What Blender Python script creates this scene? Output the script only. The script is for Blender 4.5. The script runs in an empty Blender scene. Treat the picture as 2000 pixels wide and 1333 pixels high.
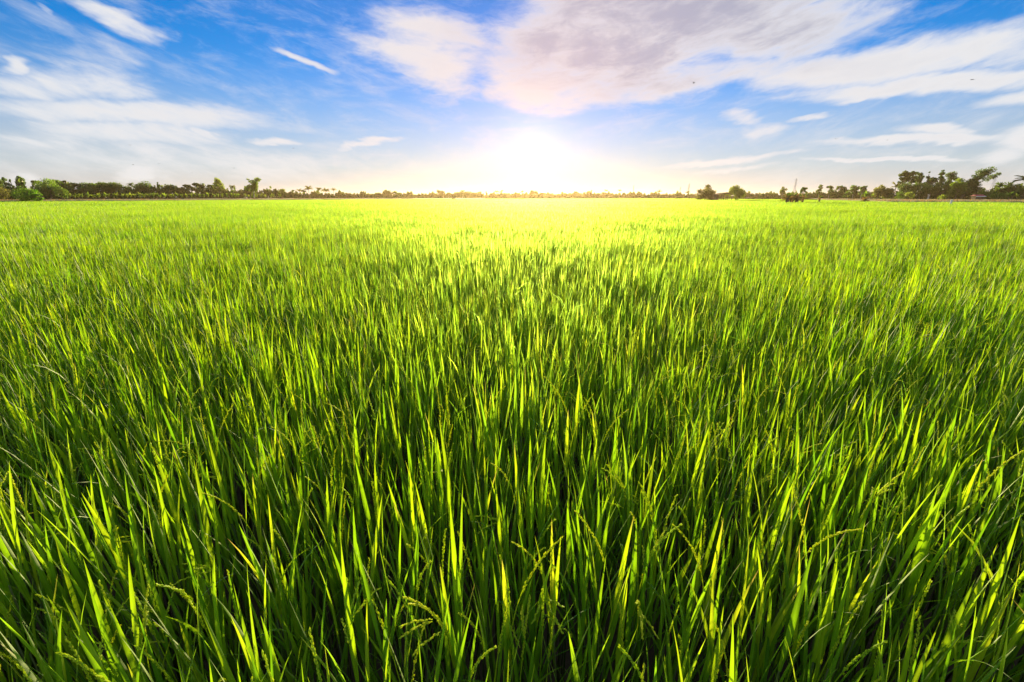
import bpy, math, random
import numpy as np
from mathutils import Vector

R = math.radians
rng = np.random.default_rng(7)
random.seed(7)
scene = bpy.context.scene
COL = scene.collection

# ------------------------------------------------------------------ camera
CAM_H = 1.70
FPX = 860.0                    # focal length in pixels of a 2000 px wide frame
HORIZON = 384.5
PITCH = math.atan((666.5 - HORIZON) / FPX)
cam_d = bpy.data.cameras.new('camera')
cam_d.sensor_width = 36.0
cam_d.lens = 36.0 * FPX / 2000.0
cam_d.clip_start = 0.02
cam_d.clip_end = 6000
cam = bpy.data.objects.new('camera', cam_d)
cam.location = (0, 0, CAM_H)
cam.rotation_euler = (math.pi / 2 - PITCH, 0, 0)
COL.objects.link(cam)
scene.camera = cam


def ray(px, py):
    x, y, z = (px - 1000) / FPX, -(py - 666.5) / FPX, 1.0
    c, s = math.cos(PITCH), math.sin(PITCH)
    return Vector((x, z * c + y * s, y * c - z * s))


def at(px, py, Y):
    d = ray(px, py)
    return Vector((0, 0, CAM_H)) + d * (Y / d.y)


def azel(px, py):
    d = ray(px, py).normalized()
    return math.degrees(math.atan2(d.x, d.y)), math.degrees(math.asin(d.z))


# ------------------------------------------------------------------ world
SUN_AZ, SUN_EL = 2.6, 5.4
SKY_STRENGTH = 0.053
SUN_STRENGTH = 5.0
world = bpy.data.worlds.new('World')
scene.world = world
world.use_nodes = True


class NT:
    """small helper that wires shader nodes"""
    def __init__(self, tree):
        self.t = tree
        self.n = tree.nodes
        self.l = tree.links

    def new(self, typ, **kw):
        n = self.n.new(typ)
        for k, v in kw.items():
            setattr(n, k, v)
        return n

    def put(self, sock, v):
        if v is None:
            return
        if hasattr(v, 'is_linked') or isinstance(v, bpy.types.NodeSocket):
            self.l.new(v, sock)
        else:
            try:
                sock.default_value = v
            except Exception:
                sock.default_value = (*v, 1.0)

    def math(self, op, a, b=None, c=None, clamp=False):
        n = self.new('ShaderNodeMath', operation=op)
        n.use_clamp = clamp
        self.put(n.inputs[0], a)
        self.put(n.inputs[1], b)
        self.put(n.inputs[2], c)
        return n.outputs[0]

    def mix(self, f, a, b, blend='MIX'):
        n = self.new('ShaderNodeMix', data_type='RGBA', blend_type=blend)
        self.put(n.inputs[0], f)
        self.put(n.inputs[6], a if not isinstance(a, tuple) else (*a[:3], 1))
        self.put(n.inputs[7], b if not isinstance(b, tuple) else (*b[:3], 1))
        return n.outputs[2]

    def smooth(self, v, lo, hi, a=0.0, b=1.0, kind='SMOOTHSTEP'):
        n = self.new('ShaderNodeMapRange', interpolation_type=kind)
        self.put(n.inputs[0], v)
        for i, x in enumerate((lo, hi, a, b)):
            n.inputs[i + 1].default_value = x
        return n.outputs[0]

    def noise(self, vec, scale, detail=6, rough=0.6, dist=0.0, w=None):
        n = self.new('ShaderNodeTexNoise')
        self.put(n.inputs['Vector'], vec)
        n.inputs['Scale'].default_value = scale
        n.inputs['Detail'].default_value = detail
        n.inputs['Roughness'].default_value = rough
        n.inputs['Distortion'].default_value = dist
        return n


def build_sky():
    w = NT(world.node_tree)
    w.n.clear()
    out = w.new('ShaderNodeOutputWorld')
    sky = w.new('ShaderNodeTexSky', sky_type='NISHITA')
    sky.sun_disc = False
    sky.sun_elevation = R(SUN_EL)
    sky.sun_rotation = R(SUN_AZ)
    sky.altitude = 0
    sky.air_density = 1.0
    sky.dust_density = 0.0
    sky.ozone_density = 6.0
    tc = w.new('ShaderNodeTexCoord').outputs['Generated']
    sep = w.new('ShaderNodeSeparateXYZ')
    w.put(sep.inputs[0], tc)
    x, y, z = sep.outputs
    deg = 180 / math.pi
    az = w.math('MULTIPLY', w.math('ARCTAN2', x, y), deg)
    el = w.math('MULTIPLY', w.math('ARCSINE', z), deg)
    # long bands of high cloud arch over the field: they sink towards the middle
    els = w.math('SUBTRACT', el, w.math('MULTIPLY', w.math('MULTIPLY', az, az), 0.0030))
    cv = w.new('ShaderNodeCombineXYZ')
    w.put(cv.inputs[0], w.math('MULTIPLY', az, 0.34))
    w.put(cv.inputs[1], els)
    streak = w.noise(cv.outputs[0], 0.30, 9, 0.62, 0.7)
    cv2 = w.new('ShaderNodeCombineXYZ')
    w.put(cv2.inputs[0], w.math('MULTIPLY', az, 0.30))
    w.put(cv2.inputs[1], els)
    w.put(cv2.inputs[2], 7.3)
    fine = w.noise(cv2.outputs[0], 0.85, 8, 0.66, 0.5)
    warpn = w.noise(cv.outputs[0], 0.16, 5, 0.6)
    # warped coordinates in degrees
    wv = w.new('ShaderNodeVectorMath', operation='MULTIPLY_ADD')
    sub = w.new('ShaderNodeVectorMath', operation='SUBTRACT')
    w.put(sub.inputs[0], warpn.outputs['Color'])
    sub.inputs[1].default_value = (.5, .5, .5)
    w.put(wv.inputs[0], sub.outputs[0])
    wv.inputs[1].default_value = (9.0, 5.0, 0)
    pv = w.new('ShaderNodeCombineXYZ')
    w.put(pv.inputs[0], az)
    w.put(pv.inputs[1], el)
    w.put(wv.inputs[2], pv.outputs[0])
    P = wv.outputs[0]
    B = [  # end points and half width of each bank of cloud, weight
        (165, 12, 350, 95, 26, 1.0), (-20, 112, 60, 122, 15, .85), (525, 88, 660, 142, 13, 1.0),
        (150, 62, 310, 135, 30, .62), (-60, 150, 340, 172, 40, .88), (-60, 205, 570, 232, 30, .98),
        (-60, 258, 520, 270, 30, .88), (375, 243, 465, 278, 9, .95), (480, 276, 595, 270, 10, 1.0),
        (665, 288, 810, 278, 7, .95), (-30, 345, 110, 325, 20, .75), (215, 345, 315, 330, 15, .9),
        (90, 30, 130, 40, 14, .6), (-120, 300, 760, 318, 44, .70),
        (690, 40, 1000, 110, 78, 1.0), (880, 120, 1260, 185, 52, 1.05), (660, 55, 960, 180, 44, 1.08), (725, 5, 920, 90, 44, 1.0), (880, 60, 1520, 85, 105, 1.25),
        (930, 160, 1180, 200, 36, 1.1), (960, -20, 1760, -5, 95, 1.25), (1190, 188, 1440, 145, 26, 1.0), (1300, 70, 1800, 10, 85, 1.15), (1250, 150, 1600, 110, 40, 1.0),
        (1380, 165, 2250, 30, 46, 1.15), (1490, 198, 2250, 95, 24, 1.12), (1595, 208, 1760, 165, 10, 1.0),
        (1865, 200, 2200, 140, 22, 1.0), (1385, 232, 1485, 242, 18, .78), (1415, 275, 1560, 255, 22, .80),
        (1515, 242, 1625, 222, 8, .9), (1580, 288, 2060, 255, 12, 1.1), (1735, 252, 1885, 256, 15, 1.1),
        (1880, 268, 2200, 240, 30, 1.15), (1250, 322, 1630, 298, 9, .95), (1560, 322, 1930, 308, 6, 1.0),
        (1330, 338, 1560, 328, 9, .75), (1880, 305, 2060, 290, 30, .78), (1300, 210, 1420, 225, 20, .45),
    ]
    acc = None
    bank_ = None                      # the deep bank of cloud over the sun: its middle is grey
    for (x0, y0, x1, y1, hw, st) in B:
        a0, e0 = azel(x0, y0)
        a1, e1 = azel(x1, y1)
        ang = math.atan2(e1 - e0, a1 - a0)
        ln = math.hypot(a1 - a0, e1 - e0) / 2
        cx, cy = (a0 + a1) / 2, (e0 + e1) / 2
        k = abs(azel((x0 + x1) / 2, (y0 + y1) / 2 - 10)[1] - azel((x0 + x1) / 2, (y0 + y1) / 2 + 10)[1]) / 20
        mp = w.new('ShaderNodeMapping', vector_type='TEXTURE')
        w.put(mp.inputs['Vector'], P)
        mp.inputs['Location'].default_value = (cx, cy, 0)
        mp.inputs['Rotation'].default_value = (0, 0, ang)
        mp.inputs['Scale'].default_value = (ln * 1.12, hw * k * 1.25, 1)
        lg = w.new('ShaderNodeVectorMath', operation='LENGTH')
        w.put(lg.inputs[0], mp.outputs[0])
        v = w.smooth(lg.outputs['Value'], 1.35, 0.15, 0, st)
        if hw > 80:
            bank_ = v if bank_ is None else w.math('MAXIMUM', bank_, v)
        acc = v if acc is None else w.math('SMOOTH_MAX', acc, v, 0.12)
    # the same kind of broken cloud goes on over the rest of the sky
    front = w.smooth(w.math('ABSOLUTE', az), 56, 75)
    high = w.smooth(el, 27, 38)
    gen = w.math('MULTIPLY', w.math('MAXIMUM', front, high), 0.62)
    field = w.math('MAXIMUM', acc, gen)
    n1 = w.math('SUBTRACT', streak.outputs[0], 0.5)
    n2 = w.math('SUBTRACT', fine.outputs[0], 0.5)
    raw = w.math('ADD', field, w.math('MULTIPLY_ADD', n1, 1.05, w.math('MULTIPLY', n2, 0.85)))
    dens = w.smooth(raw, 0.18, 1.12)
    thin = w.math('MULTIPLY', w.smooth(w.math('ADD', streak.outputs[0], w.math('MULTIPLY', n2, .6)), .40, .82), .44)
    dens = w.math('MAXIMUM', dens, thin)
    thick = w.smooth(w.math('ADD', raw, w.math('MULTIPLY', n1, .3)), 0.70, 1.40)

    thick = w.math('MULTIPLY', thick, w.math('ADD', 0.18, w.smooth(bank_, .15, .9, 0, .82)))

    # clear air: the physical sky, a little more saturated as in the photograph
    hs = w.new('ShaderNodeHueSaturation')
    hs.inputs["Saturation"].default_value = 1.55
    hs.inputs['Value'].default_value = 1.65
    w.put(hs.inputs['Color'], sky.outputs[0])
    air = hs.outputs[0]
    # soften the brightest part, close to the sun
    sr = w.new('ShaderNodeSeparateColor')
    w.put(sr.inputs[0], air)
    cc = w.new('ShaderNodeCombineColor')
    for i in range(3):
        w.put(cc.inputs[i], w.math('DIVIDE', sr.outputs[i], w.math('MULTIPLY_ADD', sr.outputs[0], 0.20, 1.0)))
    air = cc.outputs[0]
    # white horizon veil
    veil = w.math('MULTIPLY', w.smooth(el, 15.0, -1.0), 0.90)
    air = w.mix(veil, air, (4.9, 4.7, 4.8))
    # light scattered round the sun
    sd = Vector((math.sin(R(SUN_AZ)) * math.cos(R(SUN_EL)), math.cos(R(SUN_AZ)) * math.cos(R(SUN_EL)), math.sin(R(SUN_EL))))
    dt = w.new('ShaderNodeVectorMath', operation='DOT_PRODUCT')
    w.put(dt.inputs[0], tc)
    dt.inputs[1].default_value = sd
    th = w.math('MULTIPLY', w.math('ARCCOSINE', w.math('MINIMUM', dt.outputs['Value'], 0.999999)), deg)
    wide = w.math('EXPONENT', w.math('MULTIPLY', th, -1 / 15.0))
    core = w.math('EXPONENT', w.math('MULTIPLY', th, -1 / 2.8))
    # clouds: white where thin, mauve grey where thick, warmer towards the sun
    cw = w.mix(wide, (5.9, 6.0, 6.1), (5.0, 4.4, 4.3))
    cg = w.mix(wide, (2.5, 2.9, 3.8), (4.0, 3.4, 3.8))
    ccol = w.mix(thick, cw, cg)
    skyc = w.mix(dens, air, ccol)
    gl = w.mix(1.0, (0, 0, 0), (0, 0, 0))
    add1 = w.new('ShaderNodeVectorMath', operation='MULTIPLY_ADD')
    cmb = w.new('ShaderNodeCombineXYZ')
    for i in range(3):
        w.put(cmb.inputs[i], wide)
    w.put(add1.inputs[0], cmb.outputs[0])
    add1.inputs[1].default_value = (1.1, 0.3, 0.75)
    w.put(add1.inputs[2], skyc)
    add2 = w.new('ShaderNodeVectorMath', operation='MULTIPLY_ADD')
    cmb2 = w.new('ShaderNodeCombineXYZ')
    for i in range(3):
        w.put(cmb2.inputs[i], core)
    w.put(add2.inputs[0], cmb2.outputs[0])
    add2.inputs[1].default_value = (2.4, 2.1, 1.6)
    w.put(add2.inputs[2], add1.outputs[0])
    bg = w.new('ShaderNodeBackground')
    w.put(bg.inputs['Color'], add2.outputs[0])
    bg.inputs['Strength'].default_value = SKY_STRENGTH
    w.l.new(bg.outputs[0], out.inputs[0])
    world.cycles.sampling_method = 'MANUAL'
    world.cycles.sample_map_resolution = 512


build_sky()

sun_d = bpy.data.lights.new('sun', 'SUN')
sun_d.energy = SUN_STRENGTH
sun_d.angle = R(0.6)
sun_d.color = (1.0, 0.78, 0.42)
sun = bpy.data.objects.new('sun', sun_d)
sun.rotation_euler = (R(-(90 - SUN_EL)), 0, R(-SUN_AZ))
COL.objects.link(sun)

vs = scene.view_settings
vs.view_transform = 'Standard'
vs.look = 'None'
vs.exposure = 1.45
vs.gamma = 1.0
vs.use_curve_mapping = False
cy = scene.cycles
cy.max_bounces = 5
cy.diffuse_bounces = 3
cy.glossy_bounces = 2
cy.transmission_bounces = 5
cy.volume_bounces = 0
cy.use_denoising = True
cy.sample_clamp_indirect = 6.0
cy.use_adaptive_sampling = False


# ------------------------------------------------------------------ materials
def mat_new(name):
    m = bpy.data.materials.new(name)
    m.use_nodes = True
    m.node_tree.nodes.clear()
    return m, NT(m.node_tree)


def attr(w, name):
    n = w.new('ShaderNodeAttribute', attribute_type='GEOMETRY')
    n.attribute_name = name
    return n.outputs['Fac']


def ramp(w, fac, stops):
    r = w.new('ShaderNodeValToRGB')
    w.put(r.inputs[0], fac)
    e = r.color_ramp.elements
    while len(e) < len(stops):
        e.new(0.5)
    for k, (p, c) in enumerate(stops):
        e[k].position = p
        e[k].color = (*c, 1)
    return r.outputs[0]


def leafy(name, stops, tstops, trans=0.5, rough=0.42, spec=0.35, blade=False, info=False):
    """thin leaf: reflects one colour, lets a yellower one through"""
    m, w = mat_new(name)
    out = w.new('ShaderNodeOutputMaterial')
    tint = attr(w, 'tint')
    oi = w.new('ShaderNodeObjectInfo')
    f = w.math('ADD', w.math('MULTIPLY', tint, 0.8), w.math('MULTIPLY', oi.outputs['Random'], 0.2))
    base = ramp(w, f, stops)
    tcol = ramp(w, f, tstops)
    if info:
        base = w.mix(1.0, base, oi.outputs['Color'], 'MULTIPLY')
        tcol = w.mix(1.0, tcol, oi.outputs['Color'], 'MULTIPLY')
    if blade:
        al = attr(w, 'along')
        ac = w.math('ABSOLUTE', attr(w, 'across'))
        rib = w.smooth(ac, 0.16, 0.02, 0, 0.45)
        base = w.mix(rib, base, (0.26, 0.34, 0.10))
        # dry tips on some blades, paler sheaths low down
        tip = w.math('MULTIPLY', w.smooth(al, 0.80, 1.0), w.smooth(tint, 0.80, 0.9))
        base = w.mix(tip, base, (0.42, 0.28, 0.10))
        tcol = w.mix(tip, tcol, (0.45, 0.28, 0.08))
        co = w.new('ShaderNodeTexCoord').outputs['Object']
        mot = w.noise(co, 9.0, 3, 0.6).outputs[0]
        k = w.smooth(mot, 0.3, 0.7, 0.75, 1.2, 'LINEAR')
        kc = w.new('ShaderNodeCombineXYZ')
        for i in range(3):
            w.put(kc.inputs[i], k)
        base = w.mix(1.0, base, kc.outputs[0], 'MULTIPLY')
        tcol = w.mix(1.0, tcol, kc.outputs[0], 'MULTIPLY')
    p = w.new('ShaderNodeBsdfPrincipled')
    w.put(p.inputs['Base Color'], base)
    p.inputs['Roughness'].default_value = rough
    p.inputs['Specular IOR Level'].default_value = spec
    if blade:
        p.inputs['Transmission Weight'].default_value = .32      # light goes on forward through the thin blade
        p.inputs['IOR'].default_value = 1.42
        p.inputs['Roughness'].default_value = .74
    t = w.new('ShaderNodeBsdfTranslucent')
    w.put(t.inputs['Color'], tcol)
    mx = w.new('ShaderNodeMixShader')
    mx.inputs[0].default_value = trans
    w.l.new(p.outputs[0], mx.inputs[1])
    w.l.new(t.outputs[0], mx.inputs[2])
    w.l.new(mx.outputs[0], out.inputs[0])
    return m


def plain(name, c1, c2, scale=3.0, rough=0.85, bump=0.0, stretch=None):
    m, w = mat_new(name)
    out = w.new('ShaderNodeOutputMaterial')
    co = w.new('ShaderNodeTexCoord').outputs['Object']
    if stretch:
        mp = w.new('ShaderNodeMapping')
        w.put(mp.inputs[0], co)
        mp.inputs['Scale'].default_value = stretch
        co = mp.outputs[0]
    n = w.noise(co, scale, 6, 0.65).outputs[0]
    p = w.new('ShaderNodeBsdfPrincipled')
    w.put(p.inputs['Base Color'], w.mix(w.smooth(n, .3, .7), c1, c2))
    p.inputs['Roughness'].default_value = rough
    p.inputs['Specular IOR Level'].default_value = 0.25
    if bump:
        b = w.new('ShaderNodeBump')
        b.inputs['Strength'].default_value = bump
        b.inputs['Distance'].default_value = 0.1
        w.put(b.inputs['Height'], n)
        w.l.new(b.outputs[0], p.inputs['Normal'])
    w.l.new(p.outputs[0], out.inputs[0])
    return m


M = {}
M['rice'] = leafy('rice_leaf', [(0, (.046, .135, .005)), (.35, (.090, .215, .006)), (.7, (.155, .295, .007)), (1, (.24, .35, .012))],
                  [(0, (.16, .42, .004)), (.35, (.30, .58, .005)), (.7, (.48, .70, .006)), (1, (.68, .76, .015))], 0.5, 0.5, 0.16, blade=True)
M['stem'] = leafy('rice_stem', [(0, (.05, .11, .015)), (1, (.16, .20, .05))], [(0, (.16, .30, .02)), (1, (.3, .36, .06))], 0.25)
M['panicle'] = leafy('rice_panicle', [(0, (.28, .46, .03)), (1, (.48, .60, .04))], [(0, (.66, .82, .03)), (1, (.90, .90, .05))], 0.64, 0.55)
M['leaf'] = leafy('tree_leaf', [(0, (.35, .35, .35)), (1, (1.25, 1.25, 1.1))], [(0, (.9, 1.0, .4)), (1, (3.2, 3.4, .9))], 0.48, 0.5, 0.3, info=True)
M['bark'] = plain('bark', (.10, .075, .05), (.22, .17, .12), 2.0, 0.9, .4, (1, 1, .2))
M['pale_bark'] = plain('pale_bark', (.40, .34, .26), (.60, .54, .44), 2.0, 0.85, .3, (1, 1, .2))
M['mud'] = plain('paddy_mud', (.030, .022, .014), (.075, .055, .035), 1.2, 0.7, .5)
M['bank'] = plain('bank_grass', (.12, .17, .035), (.26, .24, .08), .35, 0.95, .6)
M['field_far'] = plain('distant_rice', (.10, .19, .015), (.17, .27, .02), 1.5, 0.9, .8)
M['steel'] = plain('galvanised_steel', (.26, .27, .28), (.36, .37, .38), 1.0, 0.5)
M['tin'] = plain('rusty_tin', (.13, .07, .05), (.24, .13, .09), 1.5, 0.7)
M['wood'] = plain('old_wood', (.10, .07, .05), (.20, .15, .10), 2.0, 0.9)
M['roof_red'] = plain('red_roof', (.30, .035, .05), (.42, .06, .07), 1.0, 0.7)
M['white'] = plain('white_paint', (.70, .70, .68), (.80, .80, .78), 1.0, 0.6)
M['bird'] = plain('feather', (.03, .03, .03), (.06, .055, .05), 8.0, 0.8)
M['straw'] = leafy('dry_frond', [(0, (.13, .08, .03)), (1, (.36, .24, .10))], [(0, (.3, .18, .05)), (1, (.55, .36, .12))], 0.35, .7)


# ------------------------------------------------------------------ mesh helpers
class MB:
    """gathers pieces of mesh and makes ONE mesh of them"""
    def __init__(self):
        self.v, self.f, self.tint, self.al, self.ac, self.var, self.mi = [], [], [], [], [], [], []
        self.n = 0

    def add(self, v, f, tint=0.5, al=None, ac=None, var=0, mi=0):
        v = np.asarray(v, float)
        k = len(v)
        self.v.append(v)
        o = self.n
        self.f.extend([tuple(i + o for i in q) for q in f])
        self.mi.extend([mi] * len(f))
        self.tint.append(np.full(k, tint) if np.isscalar(tint) else np.asarray(tint))
        self.al.append(np.zeros(k) if al is None else al)
        self.ac.append(np.ones(k) if ac is None else ac)
        self.var.append(np.full(k, var))
        self.n += k
        return self

    def mesh(self, name, mats, smooth=True):
        me = bpy.data.meshes.new(name)
        V = np.concatenate(self.v) if self.v else np.zeros((0, 3))
        me.from_pydata(V.tolist(), [], self.f)
        for m in mats:
            me.materials.append(m)
        if len(mats) > 1:
            me.polygons.foreach_set('material_index', self.mi)
        for nm, arr in (('tint', self.tint), ('along', self.al), ('across', self.ac)):
            a = me.attributes.new(nm, 'FLOAT', 'POINT')
            a.data.foreach_set('value', np.concatenate(arr).astype(np.float32))
        a = me.attributes.new('variant', 'INT', 'POINT')
        a.data.foreach_set('value', np.concatenate(self.var).astype(np.int32))
        if smooth:
            me.polygons.foreach_set('use_smooth', [True] * len(me.polygons))
        me.update()
        return me


def obj(name, me, parent=None, loc=(0, 0, 0), rz=0.0, sc=None):
    o = bpy.data.objects.new(name, me)
    COL.objects.link(o)
    o.location = loc
    o.rotation_euler = (0, 0, rz)
    if sc:
        o.scale = sc
    o.parent = parent
    return o


def tag(o, label, cat, group=None):
    o['label'] = label
    o['category'] = cat
    if group:
        o['group'] = group
    return o


def kind(o, k, label=None):
    o['kind'] = k
    if label:
        o['label'] = label
    return o


def tube(pts, rads, sides=6):
    pts = [np.asarray(p, float) for p in pts]
    vs_, fs = [], []
    for i, p in enumerate(pts):
        a = pts[max(i - 1, 0)]
        b = pts[min(i + 1, len(pts) - 1)]
        t = (b - a) / (np.linalg.norm(b - a) + 1e-9)
        u = np.cross(t, (0.31, 0.95, 0.05))
        u /= np.linalg.norm(u) + 1e-9
        w_ = np.cross(t, u)
        for k in range(sides):
            an = 2 * math.pi * k / sides
            vs_.append(p + rads[i] * (math.cos(an) * u + math.sin(an) * w_))
    for i in range(len(pts) - 1):
        for k in range(sides):
            k2 = (k + 1) % sides
            fs.append((i * sides + k, i * sides + k2, (i + 1) * sides + k2, (i + 1) * sides + k))
    fs.append(tuple(range(sides))[::-1])
    fs.append(tuple((len(pts) - 1) * sides + k for k in range(sides)))
    return vs_, fs


def box(c, s):
    x, y, z = c
    a, b, d = s[0] / 2, s[1] / 2, s[2] / 2
    v = [(x + i * a, y + j * b, z + k * d) for k in (-1, 1) for j in (-1, 1) for i in (-1, 1)]
    return v, [(0, 2, 3, 1), (4, 5, 7, 6), (0, 1, 5, 4), (2, 6, 7, 3), (1, 3, 7, 5), (0, 4, 6, 2)]


def U(a, b):
    return float(rng.uniform(a, b))


# ------------------------------------------------------------------ ground
def grid_sheet(xs, ys, zf):
    X, Y = np.meshgrid(xs, ys)
    Z = zf(X, Y)
    v = np.stack([X.ravel(), Y.ravel(), Z.ravel()], 1)
    nx = len(xs)
    f = [(j * nx + i, j * nx + i + 1, (j + 1) * nx + i + 1, (j + 1) * nx + i) for j in range(len(ys) - 1) for i in range(nx - 1)]
    return v, f


FAR = 1150.0
v, f = grid_sheet(np.linspace(-FAR, FAR, 40), np.linspace(-200, FAR, 30), lambda X, Y: 0 * X)
kind(obj('ground', MB().add(v, f).mesh('ground', [M['mud']])), 'structure')

# far edge of the paddy: depth along y against direction (tan of azimuth)
EDGE_T = [-1.6, -1.22, -.85, -.45, -.05, .35, .58, .72, .82, 1.2, 1.6]
EDGE_Y = [84, 90, 102, 138, 200, 215, 165, 116, 84, 72, 68]


def edge_y(t):
    return np.interp(t, EDGE_T, EDGE_Y)


def bank(name, t0, t1, width, label, z1=0.95):
    mb = MB()
    n = 90
    ts = np.linspace(t0, t1, n)
    rows = [(0.0, -.05), (.25, .72), (1.2, .90), (6, .86), (width * .5, z1), (width, z1), (width + 3, -.05)]
    v = []
    for t in ts:
        y0 = edge_y(t) + .4
        for d, z in rows:
            zz = z + (U(-.07, .09) if 0 < z else 0)
            v.append((t * y0 * (1 + d / y0 * .9), y0 + d, zz))
    k = len(rows)
    f = [(i * k + j, (i + 1) * k + j, (i + 1) * k + j + 1, i * k + j + 1) for i in range(n - 1) for j in range(k - 1)]
    return kind(obj(name, mb.add(v, f).mesh(name, [M['bank']])), 'structure', label)


bank('field_bank', -1.75, -.06, 70, 'low grassy bank along the left edge of the paddy')
bank('field_bank', .66, 1.75, 75, 'low bank of dry grass along the right edge of the paddy')


# ------------------------------------------------------------------ rice
def blade(P, az, tilt, bend, L, W, segs=6, fold=0.28, twist=0.0, pw=1.6):
    t = np.linspace(0, 1, segs + 1)
    ang = tilt + bend * t ** pw
    am = (ang[1:] + ang[:-1]) / 2
    ds = L / segs
    hx = np.concatenate([[0], np.cumsum(np.sin(am) * ds)])
    hz = np.concatenate([[0], np.cumsum(np.cos(am) * ds)])
    ca, sa = math.cos(az), math.sin(az)
    C = np.stack([P[0] + hx * ca, P[1] + hx * sa, P[2] + hz], 1)
    wd = W * (0.45 + 0.55 * np.minimum(1, t / .3)) * (1 - t ** 2.6) * .5
    T = np.stack([np.sin(ang) * ca, np.sin(ang) * sa, np.cos(ang)], 1)
    S0 = np.tile([-sa, ca, 0.0], (segs + 1, 1))
    N0 = np.cross(T, S0)
    tw = twist * t[:, None]
    S = S0 * np.cos(tw) + N0 * np.sin(tw)
    N = -S0 * np.sin(tw) + N0 * np.cos(tw)
    A = C + S * wd[:, None]
    Bv = C - S * wd[:, None]
    if fold:
        Mv = C + N * (wd * fold)[:, None]
        v = np.concatenate([A[:-1], Mv[:-1], Bv[:-1], C[-1:]])
        n = segs
        fs = []
        for i in range(n - 1):
            fs += [(i, i + 1, n + i + 1, n + i), (n + i, n + i + 1, 2 * n + i + 1, 2 * n + i)]
        fs += [(n - 1, 3 * n, 2 * n - 1), (2 * n - 1, 3 * n, 3 * n - 1)]
        al = np.concatenate([t[:-1], t[:-1], t[:-1], [1]])
        ac = np.concatenate([np.ones(n), np.zeros(n), -np.ones(n), [0]])
    else:
        v = np.concatenate([A[:-1], Bv[:-1], C[-1:]])
        n = segs
        fs = [(i, i + 1, n + i + 1, n + i) for i in range(n - 1)] + [(n - 1, 2 * n, 2 * n - 1)]
        al = np.concatenate([t[:-1], t[:-1], [1]])
        ac = np.concatenate([np.ones(n), -np.ones(n), [0]])
    return v, fs, al, ac


def grain(c, d, ln, wd):
    u = np.cross(d, (.3, .2, .9))
    u /= np.linalg.norm(u) + 1e-9
    w_ = np.cross(d, u)
    v = [c - d * ln * .5, c + u * wd, c + w_ * wd, c - u * wd, c - w_ * wd, c + d * ln * .5]
    return v, [(0, 2, 1), (0, 3, 2), (0, 4, 3), (0, 1, 4), (5, 1, 2), (5, 2, 3), (5, 3, 4), (5, 4, 1)]


def panicle(mb, P, az, tilt, bend, ped, L, var=0, mi=0, grains=40, split=False):
    """seed head: a thin stalk, then grains packed along a nodding axis"""
    n = 9
    tot = ped + L
    t = np.linspace(0, 1, n)
    ang = tilt + bend * np.clip((t - .25) / .75, 0, 1) ** 1.5
    ds = tot / (n - 1)
    am = (ang[1:] + ang[:-1]) / 2
    hx = np.concatenate([[0], np.cumsum(np.sin(am) * ds)])
    hz = np.concatenate([[0], np.cumsum(np.cos(am) * ds)])
    C = np.stack([P[0] + hx * math.cos(az), P[1] + hx * math.sin(az), P[2] + hz], 1)
    v, f = tube(C, np.linspace(.0016, .0006, n), 3)
    tn = U(0, 1)
    mb.add(v, f, tn * .5, var=var, mi=mi)
    axes = [(ped / tot, 1.0, C, grains)]
    if split:
        for s in range(3):
            k = int(n * U(.4, .65))
            a2 = az + U(-1.0, 1.0)
            tl = U(.8, 1.5)
            ln = L * U(.5, .8)
            tt = np.linspace(0, 1, 6)
            an2 = tl + .6 * tt ** 1.5
            Q = C[k] + np.stack([np.cumsum(np.sin(an2)) * math.cos(a2), np.cumsum(np.sin(an2)) * math.sin(a2), np.cumsum(np.cos(an2))], 1) * ln / 6
            v, f = tube(Q, np.linspace(.0011, .0005, 6), 3)
            mb.add(v, f, tn * .5, var=var, mi=mi)
            axes.append((.1, 1.0, Q, grains // 3))
    for (a0, a1, Q, ng) in axes:
        m = len(Q) - 1
        for g in range(ng):
            u = a0 + (a1 - a0) * (g + U(0, .8)) / ng
            i = min(int(u * m), m - 1)
            fr = u * m - i
            c = Q[i] * (1 - fr) + Q[i + 1] * fr
            d = Q[i + 1] - Q[i]
            d = d / (np.linalg.norm(d) + 1e-9)
            o = rng.normal(size=3)
            o -= d * o.dot(d)
            o /= np.linalg.norm(o) + 1e-9
            thick = .0030 * (1.15 - .6 * (g / ng))
            dd = d * .93 + o * .32
            dd /= np.linalg.norm(dd)
            v, f = grain(c + o * thick * U(.3, .85), dd, U(.0080, .0100), .0019)
            mb.add(v, f, min(1, max(0, tn + U(-.3, .3))), var=var, mi=mi)


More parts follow.
